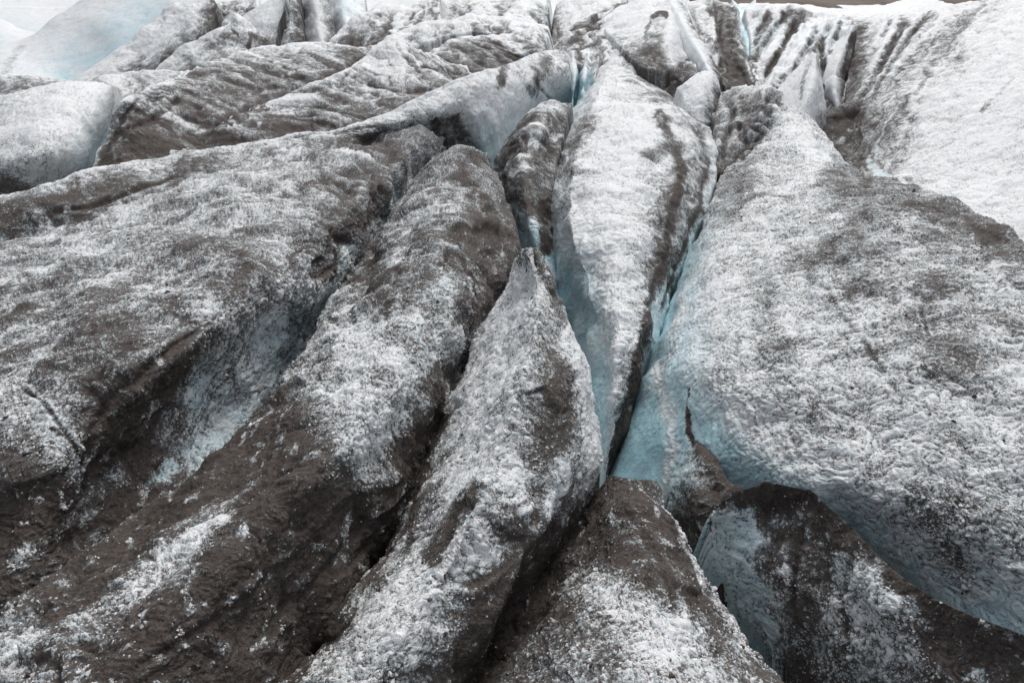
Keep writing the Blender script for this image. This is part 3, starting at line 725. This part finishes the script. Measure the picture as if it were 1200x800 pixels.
ridge('top_mid', 'ice_ridge', 'grey-white ridge touching the top edge above the wavy pale ridge', [
 '482 8 50 .3, 505 -4 51 .2, 525 -5 51 .3, 545 0 51 .5, 578 -2 51 .3, 608 -6 51 .2, 642 -8 52 .2',
 '488 24 46 .4, 510 14 46 .3, 530 14 46 .4, 550 12 46 .4, 580 10 46 .5, 605 6 46 .5, 640 5 47 .2',
 '492 38 42 .5, 512 32 42 .3, 532 32 42 .4, 552 30 42 .4, 582 30 42 .5, 605 30 42 .4, 638 30 43 .3'], out=.3, streak=.8)
ridge('slot_left', 'ice_flank', 'blue-white fluted flank on the left of the narrow dark slot', [
 '590 16 42 .2, 604 4 43 .1, 620 0 44 .1, 634 2 44 .2 .1, 643 4 44 .3 .3',
 '600 34 39.5 .3, 615 30 40 .3 .1, 627 30 40 .3 .2, 638 30 40.5 .5 .4, 645 32 42 .8 .4',
 '605 64 36 .4, 618 66 36 .4, 630 68 36 .5, 640 66 37 .8, 646 50 39 1'], out=.12, streak=1.)
ridge('sweep', 'ice_flank', 'white flank with dark swept bands to the right of the narrow dark slot', [
 '652 4 48 .3, 665 -4 48 .1, 690 -8 48 .1, 720 -9 48 .1, 750 -8 48 .1',
 '649 26 43.5 .9, 668 18 43.5 .1, 695 10 43.5 .1, 715 5 44 .1, 742 -2 44 .3',
 '647 44 40 1, 663 36 40.5 .3, 685 28 40.5 .2, 704 21 41 .5, 720 14 41 .3',
 '640 64 37 .9, 660 56 37 .6, 685 48 37.5 .45, 705 44 37.5 .4, 725 42 37.5 .3',
 '645 84 33.5 .8, 668 78 33.5 .6, 688 74 34 .4, 702 72 34 .3, 716 70 34 .3'], out=.15, streak=1.)
ridge('chasm_ribs', 'ice_flank', 'blue ribbed chasm wall between the bare cliff and the head of the white tongue', [
 '664 62 36 .4 .2, 666 86 33 .1 .5, 667 128 31.5 .05 .9',
 '673 60 35.5 .3 .1, 675 84 32.8 .15 .4, 671 128 31 .1 1',
 '679 62 37 .6 .1, 677 86 33.8 .2 .9, 672 128 32 .1 1',
 '687 64 35 .4, 685 86 32 .1 .4, 680 128 30 .1 .8',
 '693 66 35.5 .6, 691 88 32.6 .3 .6, 687 125 30.5 .1 1',
 '702 66 34.5 .3, 698 88 31.5 .2 .2, 694 122 29.5 .2 .6'], out=.1)
ridge('cap', 'ice_hummock', 'bright white rounded cap with a small black hole at the top, right of centre', [
 '700 28 40.5 .1, 718 13 41 .03, 740 1 42 .02, 762 -9 43 .02, 790 -10 44 .05',
 '707 34 38.5 .1, 730 22 38.5 .02, 755 10 39 .02, 775 3 40 .1, 792 0 41 .1',
 '716 42 36.5 .3, 743 40 36 .05, 768 32 36 .2, 785 24 36.5 .05, 800 26 38 .1',
 '730 58 34 .6, 750 62 33 .7, 768 64 32.5 .8, 788 60 33 .1, 808 58 35 .1',
 '750 78 31.5 .9, 765 82 31 .9, 780 84 31 .8, 795 74 32 .4, 812 68 34 .2'], out=.2, relief=.7)
ridge('pale_wall', 'ice_wall', 'smooth pale blue strip of ice wall slanting down beside the white cap', [
 '772 -10 42 .1 .1, 788 18 38 .1 .2, 800 45 35 .1 .2, 815 70 32 .15 .3, 828 92 29.5 .2 .3',
 '781 -10 41.5 .03 .2, 798 18 37.5 .03 .25, 810 42 34.5 .03 .25, 824 66 31.5 .05 .3, 836 90 29 .1 .3',
 '790 -10 42 .3 .1, 806 14 39 .4, 819 40 36 .5, 832 64 33 .6, 846 90 30 .7'], out=.15, relief=.4)
ridge('gulley', 'ice_wall', 'dark grooved ice wall just left of the bright blue slot in the upper right', [
 '790 -8 44 .2, 808 2 43 .3, 830 -4 43 .3, 850 1 43 .5, 862 3 43 .6, 868 8 43 .4',
 '806 20 40 .5, 818 25 39.5 .4, 832 28 39 .2, 846 30 38.5 .8, 860 30 38.5 .6, 867 26 39.5 .2 .4',
 '824 56 35 .6, 834 58 34.5 .4, 845 60 34 .7, 856 62 34 .85, 866 60 34 .7, 875 60 35 .3 .4',
 '844 96 30.5 .7, 852 100 30 .7, 862 102 30 .8, 872 100 30 .85, 880 98 30 .8, 888 96 30.5 .9'], out=.15, streak=.9)
ridge('blue_slot', 'ice_recess', 'bright blue glassy recess in the upper right cliff', [
 '858 -2 43.5 .2 .3, 864 28 40.2 .1 .8, 869 68 36 .05 1',
 '869 8 42.5 .05 .6, 873 34 39.2 .02 1, 877 68 35.2 .02 1',
 '886 -2 43 .2 .2, 885 25 40.2 .1 .7, 881 62 36 .05 1'], out=.1, rough=.3)
ridge('cliff', 'ice_wall', 'fluted grey and white cliff right of the bright blue slot', [
 '873 14 40.5 0.40, 895 5 41 0.12, 925 6 41 0.32, 955 12 41 0.32, 985 18 40 0.12, 1008 20 39 0.24',
 '880 45 37 0.08 .3, 903 42 37 0.32, 930 40 37 0.32, 955 42 37 0.32, 978 46 36 0.12, 1003 48 35 0.32',
 '879 75 33 0.48, 897 76 33 0.24, 917 76 33 0.16, 940 78 33 0.16, 965 84 32 0.64, 992 88 31.5 0.48',
 '882 104 29.5 0.64, 894 108 29.5 0.48, 912 114 29.3 0.12, 935 124 29 0.08, 962 136 28.6 0.64, 995 140 28.6 0.64'], out=.15, relief=1.3, streak=1., shear=.5)
ridge('tooth', 'ice_tooth', 'white triangular ice tooth with a pinkish seam at the foot of the fluted cliff', [
 '895 124 27.5 .1, 920 94 28.3 .1, 938 76 28.8 .1, 952 60 29.3 .2',
 '918 136 26 .08, 934 108 26.8 .1, 946 84 27.6 .1, 954 62 28.8 .2',
 '946 142 25.6 .05, 953 116 26.2 .05, 957 90 27.2 .05, 957 63 28.7 .3',
 '969 142 27.5 .3, 967 116 28 .1 .1, 963 90 28.6 .2, 959 66 29.3 .9'], out=.15, relief=.35, streak=.15)
ridge('sliver', 'ice_tooth', 'slim white sliver of ice standing in dark silt right of the triangular tooth', [
 '996 30 33.8 .4, 984 48 32.8 .2, 973 66 31.8 .2, 967 84 31.0 .1, 968 104 30.2 .1 .1, 975 124 29.6 .2, 984 142 28.8 .4',
 '1000 30 33.3 .2, 992 50 32.1 .05, 984 70 31.1 .05, 979 88 30.3 .05, 978 106 29.6 .05, 981 124 29.0 .1, 986 142 28.4 .3',
 '1004 31 33.8 .7, 1002 52 32.8 .9, 997 72 31.8 .9, 991 92 30.8 .9, 988 110 30.0 .9, 988 126 29.4 .9, 990 142 28.8 .9'], out=.15, relief=.35, streak=.15)
ridge('dirty_floor', 'ice_hollow', 'brown silty hollow below the cliff, behind the neck of the speckled dome', [
 '925 126 28.2 .9, 960 130 28.2 .9, 990 124 28.2 .95, 1015 116 28.4 .9',
 '940 158 26.8 .9, 970 160 26.6 .95, 995 158 26.4 .95, 1015 155 26.4 .9',
 '955 192 25 .9, 980 200 24.5 1, 1000 208 24 .9, 1018 210 23.5 .5 .3'], out=.2)
ridge('rightwall', 'ice_wall', 'huge white ice wall rising out of the frame on the far right', [
 '1000 21 37.5 0.18, 1030 18 37 0.18, 1070 16 36.5 0.27, 1112 8 36 0.18, 1155 -1 35.5 0.27, 1205 -16 35 0.09, 1270 -34 34.5 0.09',
 '996 70 32.6 0.59, 1030 62 32.3 0.21, 1070 56 31.8 0.34, 1115 50 31 0.26, 1160 45 30.2 0.03, 1210 40 29.4 0.02, 1275 35 28.6 0.02',
 '990 130 28.6 0.72, 1022 116 28 0.40, 1062 110 27.3 0.16, 1110 110 26.4 0.04, 1160 110 25.5 0.02, 1215 110 24.6 0.02, 1280 110 23.8 0.02',
 '990 190 25 0.72, 1018 188 24.3 0.56, 1060 190 23.2 0.20, 1110 195 22 0.05, 1160 200 21 0.02, 1215 210 20 0.02, 1285 220 19 0.02',
 '995 230 23 0.72, 1022 218 22 .3 .3, 1062 228 20.3 0.16 0, 1110 242 19 0.08, 1160 268 17.8 0.04, 1215 298 16.4 0.02, 1285 335 15 0.02'],
 out=.2, relief=.6, streak=.6, shear=.6, ledge=.5)
ridge('dark_floor', 'ice_hollow', 'black broken ice heap between the white cap and the right side of the tongue', [
 '742 50 36.5 .9, 765 58 35 .9, 790 66 33.5 .7, 815 78 31.5 .5',
 '757 80 33.8 .95, 780 84 32 .9, 800 92 30.5 .8, 822 98 29.3 .7',
 '772 118 30.5 .9, 798 118 29.5 .85, 820 124 28.3 .7, 845 132 27.2 .6',
 '800 150 28 .8, 822 155 26.5 .7, 838 165 25.2 .7, 855 172 24 .7'], out=.15, relief=1.4)
ridge('white_lump', 'ice_boulder', 'pale rounded ice boulder with a brown right edge perched above the dome neck', [
 '794 104 28.3 .2, 810 92 28.5 .08, 825 83 28.7 .06, 836 87 28.7 .1, 844 100 28.6 .6, 848 112 28.5 .8',
 '800 110 27.5 .1, 813 104 27.4 .05, 826 102 27.3 .05, 835 106 27.4 .2, 842 112 27.8 .8, 846 118 28.1 .9',
 '804 136 26.4 .3, 815 140 26 .2, 826 143 26 .2, 834 145 26.2 .7, 842 140 26.8 .9, 848 130 27.6 .9'], out=.15, relief=.6)
ridge('dirty_lump', 'ice_hummock', 'lumpy grey mound mottled with brown beside the pale boulder and the dome neck', [
 '832 116 28.5 .6, 850 104 28.5 .4, 876 102 28 .4, 902 99 27.8 .4, 918 112 27.5 .7, 927 132 27 .8',
 '838 150 25 .6, 856 142 25.2 .5, 880 136 25.4 .6, 900 134 25.4 .4, 913 140 25.6 .5, 924 150 26 .7',
 '838 205 21.8 .9, 850 198 22.2 .8, 868 190 22.5 .7, 884 178 23.3 .6, 900 168 24.2 .7, 916 158 25 .8'], out=.15, relief=1.6)
ridge('far_ice', 'ice_ridge', 'distant bright white ridge below the brown mountain at the top right', [
 '790 8 60 .1, 860 4 58 .2, 900 4 57 .1, 940 6 56 .1, 975 10 56 .02, 1010 8 55 .02, 1045 4 55 .02, 1062 -2 55 .02, 1092 -3 55 .02, 1115 6 55 .1, 1140 12 55 .1',
 '790 14 54 .2, 860 12 53 .2, 900 12 52 .1, 940 14 51 .1, 975 15 50 .05, 1010 14 50 .05, 1045 12 50 .05, 1062 10 50 .05, 1092 12 50 .1, 1115 14 50 .2, 1140 18 50 .2',
 '790 30 48 .3, 860 28 47 .3, 900 28 47 .3, 940 28 46 .2, 975 30 45 .2, 1010 30 45 .2, 1045 28 45 .2, 1062 28 45 .2, 1092 28 45 .2, 1115 30 45 .2, 1140 32 45 .3'], out=.3, relief=.6)
ridge('far_left', 'ice_hummock', 'pale snow-white hummock behind the pale blue slope at the far left edge', [
 '-60 22 60 .02, -20 20 60 .02, 5 24 60 .02, 22 33 59 .02, 48 40 58 .02, 80 48 57 .05',
 '-60 55 52 .03 .4, -20 56 52 .03 .4, 5 56 52 .03 .4, 25 56 52 .05 .4, 48 56 52 .05 .4, 80 60 52 .05 .4'], out=.3, relief=.25, streak=.05)
ridge('far_left_two', 'ice_ridge', 'flat-topped pale ridge farthest back in the top left corner', [
 '-60 8 75 .02, -20 8 75 .02, 30 8 75 .02, 70 9 75 .02, 100 4 76 .03, 150 -10 78 .03',
 '-60 40 62 .04 .5, -20 40 62 .04 .5, 30 42 62 .05 .5, 70 42 62 .06 .5, 100 38 63 .06 .5, 150 20 65 .06 .4'], out=.3, relief=.25, streak=.05)


# ------------------------------------------------------------------ loose grains of weathered ice lying on the near crust
def ice_grains():
    ph = (1 + 5 ** .5) / 2
    V = np.array([(-1, ph, 0), (1, ph, 0), (-1, -ph, 0), (1, -ph, 0), (0, -1, ph), (0, 1, ph), (0, -1, -ph), (0, 1, -ph), (ph, 0, -1), (ph, 0, 1), (-ph, 0, -1), (-ph, 0, 1)]) / math.hypot(1, ph)
    Fc = np.array([(0, 11, 5), (0, 5, 1), (0, 1, 7), (0, 7, 10), (0, 10, 11), (1, 5, 9), (5, 11, 4), (11, 10, 2), (10, 7, 6), (7, 1, 8), (3, 9, 4), (3, 4, 2), (3, 2, 6), (3, 6, 8), (3, 8, 9), (4, 9, 5), (2, 4, 11), (6, 2, 10), (8, 6, 7), (9, 8, 1)])
    rg = np.random.RandomState(3)
    C_, R_, A_ = [], [], []
    for P, N, D, BL, px, w2, w3, dens in GRAINS:
        d = D.ravel()
        wt = smooth(.08, .25, d) * (1 - smooth(.5, .8, d)) + .03
        wt = wt * (1 - smooth(.2, .5, BL.ravel())) * (.25 + 1.2 * smooth(-.1, .45, w3.ravel() + w2.ravel() * .5))
        pick = np.nonzero(rg.rand(len(d)) < wt * .095 * dens)[0]
        r = np.exp(rg.normal(math.log(.0085), .55, len(pick))); r = np.maximum(r, px.ravel()[pick] * .75)
        r = np.minimum(r, np.where(d[pick] > .5, .011, .026))
        p = P.reshape(-1, 3)[pick] + N.reshape(-1, 3)[pick] * (r * -.1)[:, None]
        p += rg.normal(size=p.shape) * (px.ravel()[pick] * .6)[:, None]
        C_.append(p); R_.append(r)
        A_.append(np.where(rg.rand(len(pick)) < .05, .95, np.clip(d[pick] * .5 + rg.normal(0, .12, len(pick)), 0, .6)))
    C_ = np.concatenate(C_); R_ = np.concatenate(R_); A_ = np.concatenate(A_)
    n = len(C_)
    sc3 = R_[:, None] * np.exp(rg.normal(0, .25, (n, 3)))
    jit = 1 + rg.normal(0, .27, (n, 12, 1))
    q = rg.normal(size=(n, 4)); q /= np.linalg.norm(q, axis=1)[:, None]
    w_, x, y, z = q.T
    Rm = np.stack([1 - 2 * (y * y + z * z), 2 * (x * y - z * w_), 2 * (x * z + y * w_), 2 * (x * y + z * w_), 1 - 2 * (x * x + z * z), 2 * (y * z - x * w_), 2 * (x * z - y * w_), 2 * (y * z + x * w_), 1 - 2 * (x * x + y * y)], -1).reshape(n, 3, 3)
    vv = np.einsum('nij,nkj->nki', Rm, V[None] * jit * sc3[:, None, :]) + C_[:, None]
    ff = (Fc[None] + 12 * np.arange(n)[:, None, None]).reshape(-1, 3)
    me = bpy.data.meshes.new('ice_grains')
    me.vertices.add(n * 12); me.vertices.foreach_set('co', vv.astype(np.float32).ravel())
    me.loops.add(ff.size); me.loops.foreach_set('vertex_index', ff.astype(np.int32).ravel())
    me.polygons.add(len(ff)); me.polygons.foreach_set('loop_start', np.arange(0, ff.size, 3, dtype=np.int32))
    me.polygons.foreach_set('use_smooth', np.zeros(len(ff), bool)); me.update(calc_edges=True)
    for k, a in (('dirt', np.repeat(A_, 12)), ('blue', np.zeros(n * 12)), ('lump', np.full(n * 12, .5))):
        at = me.attributes.new(k, 'FLOAT', 'POINT'); at.data.foreach_set('value', a.astype(np.float32))
    me.materials.append(ICE)
    o = bpy.data.objects.new('ice_grains', me); col.objects.link(o)
    o['kind'] = 'stuff'; o['label'] = 'loose white and grey grains of weathered ice strewn over the near ridges'; o['category'] = 'ice grains'
    print('grains', n)
ice_grains()

# ------------------------------------------------------------------ setting
def sheet(name, x0, x1, y0, y1, nx, ny, fz, mat, d=None):
    X, Y = np.meshgrid(x0 if isinstance(x0, np.ndarray) else np.linspace(x0, x1, nx), np.linspace(y0, y1, ny) if not isinstance(y0, np.ndarray) else y0)
    Z = fz(X, Y)
    v = np.stack([X, Y, Z], -1).reshape(-1, 3)
    ny = X.shape[0]
    nx = X.shape[1]
    idx = np.arange(nx * ny).reshape(ny, nx)
    q = np.stack([idx[:-1, :-1], idx[:-1, 1:], idx[1:, 1:], idx[1:, :-1]], -1).reshape(-1, 4)
    me = bpy.data.meshes.new(name)
    me.vertices.add(len(v)); me.vertices.foreach_set('co', v.astype(np.float32).ravel())
    me.loops.add(q.size); me.loops.foreach_set('vertex_index', q.astype(np.int32).ravel())
    me.polygons.add(len(q)); me.polygons.foreach_set('loop_start', np.arange(0, q.size, 4, dtype=np.int32))
    me.polygons.foreach_set('use_smooth', np.ones(len(q), bool)); me.update(calc_edges=True)
    if d is not None:
        for k, a in d.items():
            at = me.attributes.new(k, 'FLOAT', 'POINT'); at.data.foreach_set('value', (a(X, Y) if callable(a) else np.full(X.shape, a)).astype(np.float32).ravel())
    me.materials.append(mat)
    o = bpy.data.objects.new(name, me); col.objects.link(o); o['kind'] = 'structure'
    return o

def nz2(X, Y, s, o=0.): return perlin(np.stack([X / s, Y / s, X * 0 + o], -1))
ys = np.concatenate([np.linspace(-30, -4, 40), np.linspace(-3.9, 40, 420), np.geomspace(40.2, 2500, 180)])
xs = np.sinh(np.linspace(-6.9, 6.9, 900)) * 1.8
def bed(X, Y):
    z = -4.2 + .5 * nz2(X, Y, 3.) + .2 * nz2(X, Y, 1.1)
    lat = smooth(.2, 1.7, np.abs(X) - (.76 * np.maximum(Y, 0) + 2.3)) * (1 - smooth(35, 60, Y)) * smooth(-6, 0, Y)
    z = z + lat * (4.6 + .55 * nz2(X, Y, 1.7, 8) + .15 * nz2(X, Y, .5, 3) + .6 * nz2(X, Y, 5, 4))
    up = smooth(60, 110, Y) * (6.7 + 1.1 * (1 - smooth(0, 25, X)))
    return z + up * (1 - smooth(420, 520, Y)) + smooth(70, 120, Y) * (1.1 * nz2(X, Y, 17, 5) + .6 * nz2(X, Y, 7, 2)) * (1 - smooth(300, 400, Y))
sheet('glacier_bed', xs, 900, ys, None, 700, None, bed, ICE, {'dirt': lambda X, Y: np.where(Y > 60, .12, .55) + .1 * nz2(X, Y, 2.), 'blue': lambda X, Y: np.where(Y > 60, .12, .45), 'lump': 0.})
def hill(X, Y):
    y0 = 520 - 402 * smooth(8, 34, X)
    d = Y - y0
    z = -3 + np.clip(d, -20, 900) * .20 + smooth(0, 60, d) * (5 * nz2(X, Y, 60, 1) + 2 * nz2(X, Y, 18, 2)) + 1.2 * nz2(X, Y, 9, 4) + smooth(60, 300, d) * 30 * nz2(X, Y, 300, 3)
    return np.where(d < -15, -9, z)
sheet('mountain', -1500, 1900, np.concatenate([np.linspace(95, 260, 120), np.geomspace(262, 1700, 90)]), None, 900, None, hill, ROCK)

# ------------------------------------------------------------------ camera, light, world
cam = bpy.data.cameras.new('camera'); co = bpy.data.objects.new('camera', cam); col.objects.link(co)
co.location = (0, 0, H); co.rotation_euler = (math.pi / 2 - PITCH, 0, 0)
cam.sensor_width = 36; cam.lens = 24; cam.clip_start = .05; cam.clip_end = 6000
bpy.context.scene.camera = co

SUN_EL, SUN_AZ = math.radians(58), math.radians(18)      # azimuth from +Y towards +X
sl = bpy.data.lights.new('sun', 'SUN'); sl.energy = 1.5; sl.angle = math.radians(28); sl.color = (1, .975, .95)
so = bpy.data.objects.new('sun', sl); col.objects.link(so)
so.rotation_euler = (math.pi / 2 - SUN_EL, 0, math.pi - SUN_AZ)
w = bpy.data.worlds.new('World'); bpy.context.scene.world = w; w.use_nodes = True
nt = w.node_tree; nt.nodes.clear()
sky = nt.nodes.new('ShaderNodeTexSky'); sky.sky_type = 'NISHITA'; sky.sun_disc = False
sky.sun_elevation = SUN_EL; sky.sun_rotation = SUN_AZ; sky.dust_density = 4.; sky.air_density = 1.
hs = nt.nodes.new('ShaderNodeHueSaturation'); hs.inputs['Saturation'].default_value = .28      # cloud cover
bg = nt.nodes.new('ShaderNodeBackground'); bg.inputs['Strength'].default_value = .14
ou = nt.nodes.new('ShaderNodeOutputWorld')
nt.links.new(sky.outputs[0], hs.inputs['Color']); nt.links.new(hs.outputs[0], bg.inputs[0]); nt.links.new(bg.outputs[0], ou.inputs[0])

sc = bpy.context.scene
sc.view_settings.view_transform = 'Standard'; sc.view_settings.look = 'None'
sc.view_settings.gamma = 1; sc.view_settings.use_curve_mapping = False
sc.view_settings.exposure = 0.06
sc.cycles.diffuse_bounces = 6; sc.cycles.max_bounces = 8
sc.cycles.use_denoising = True
print('verts', TOTAL[0])
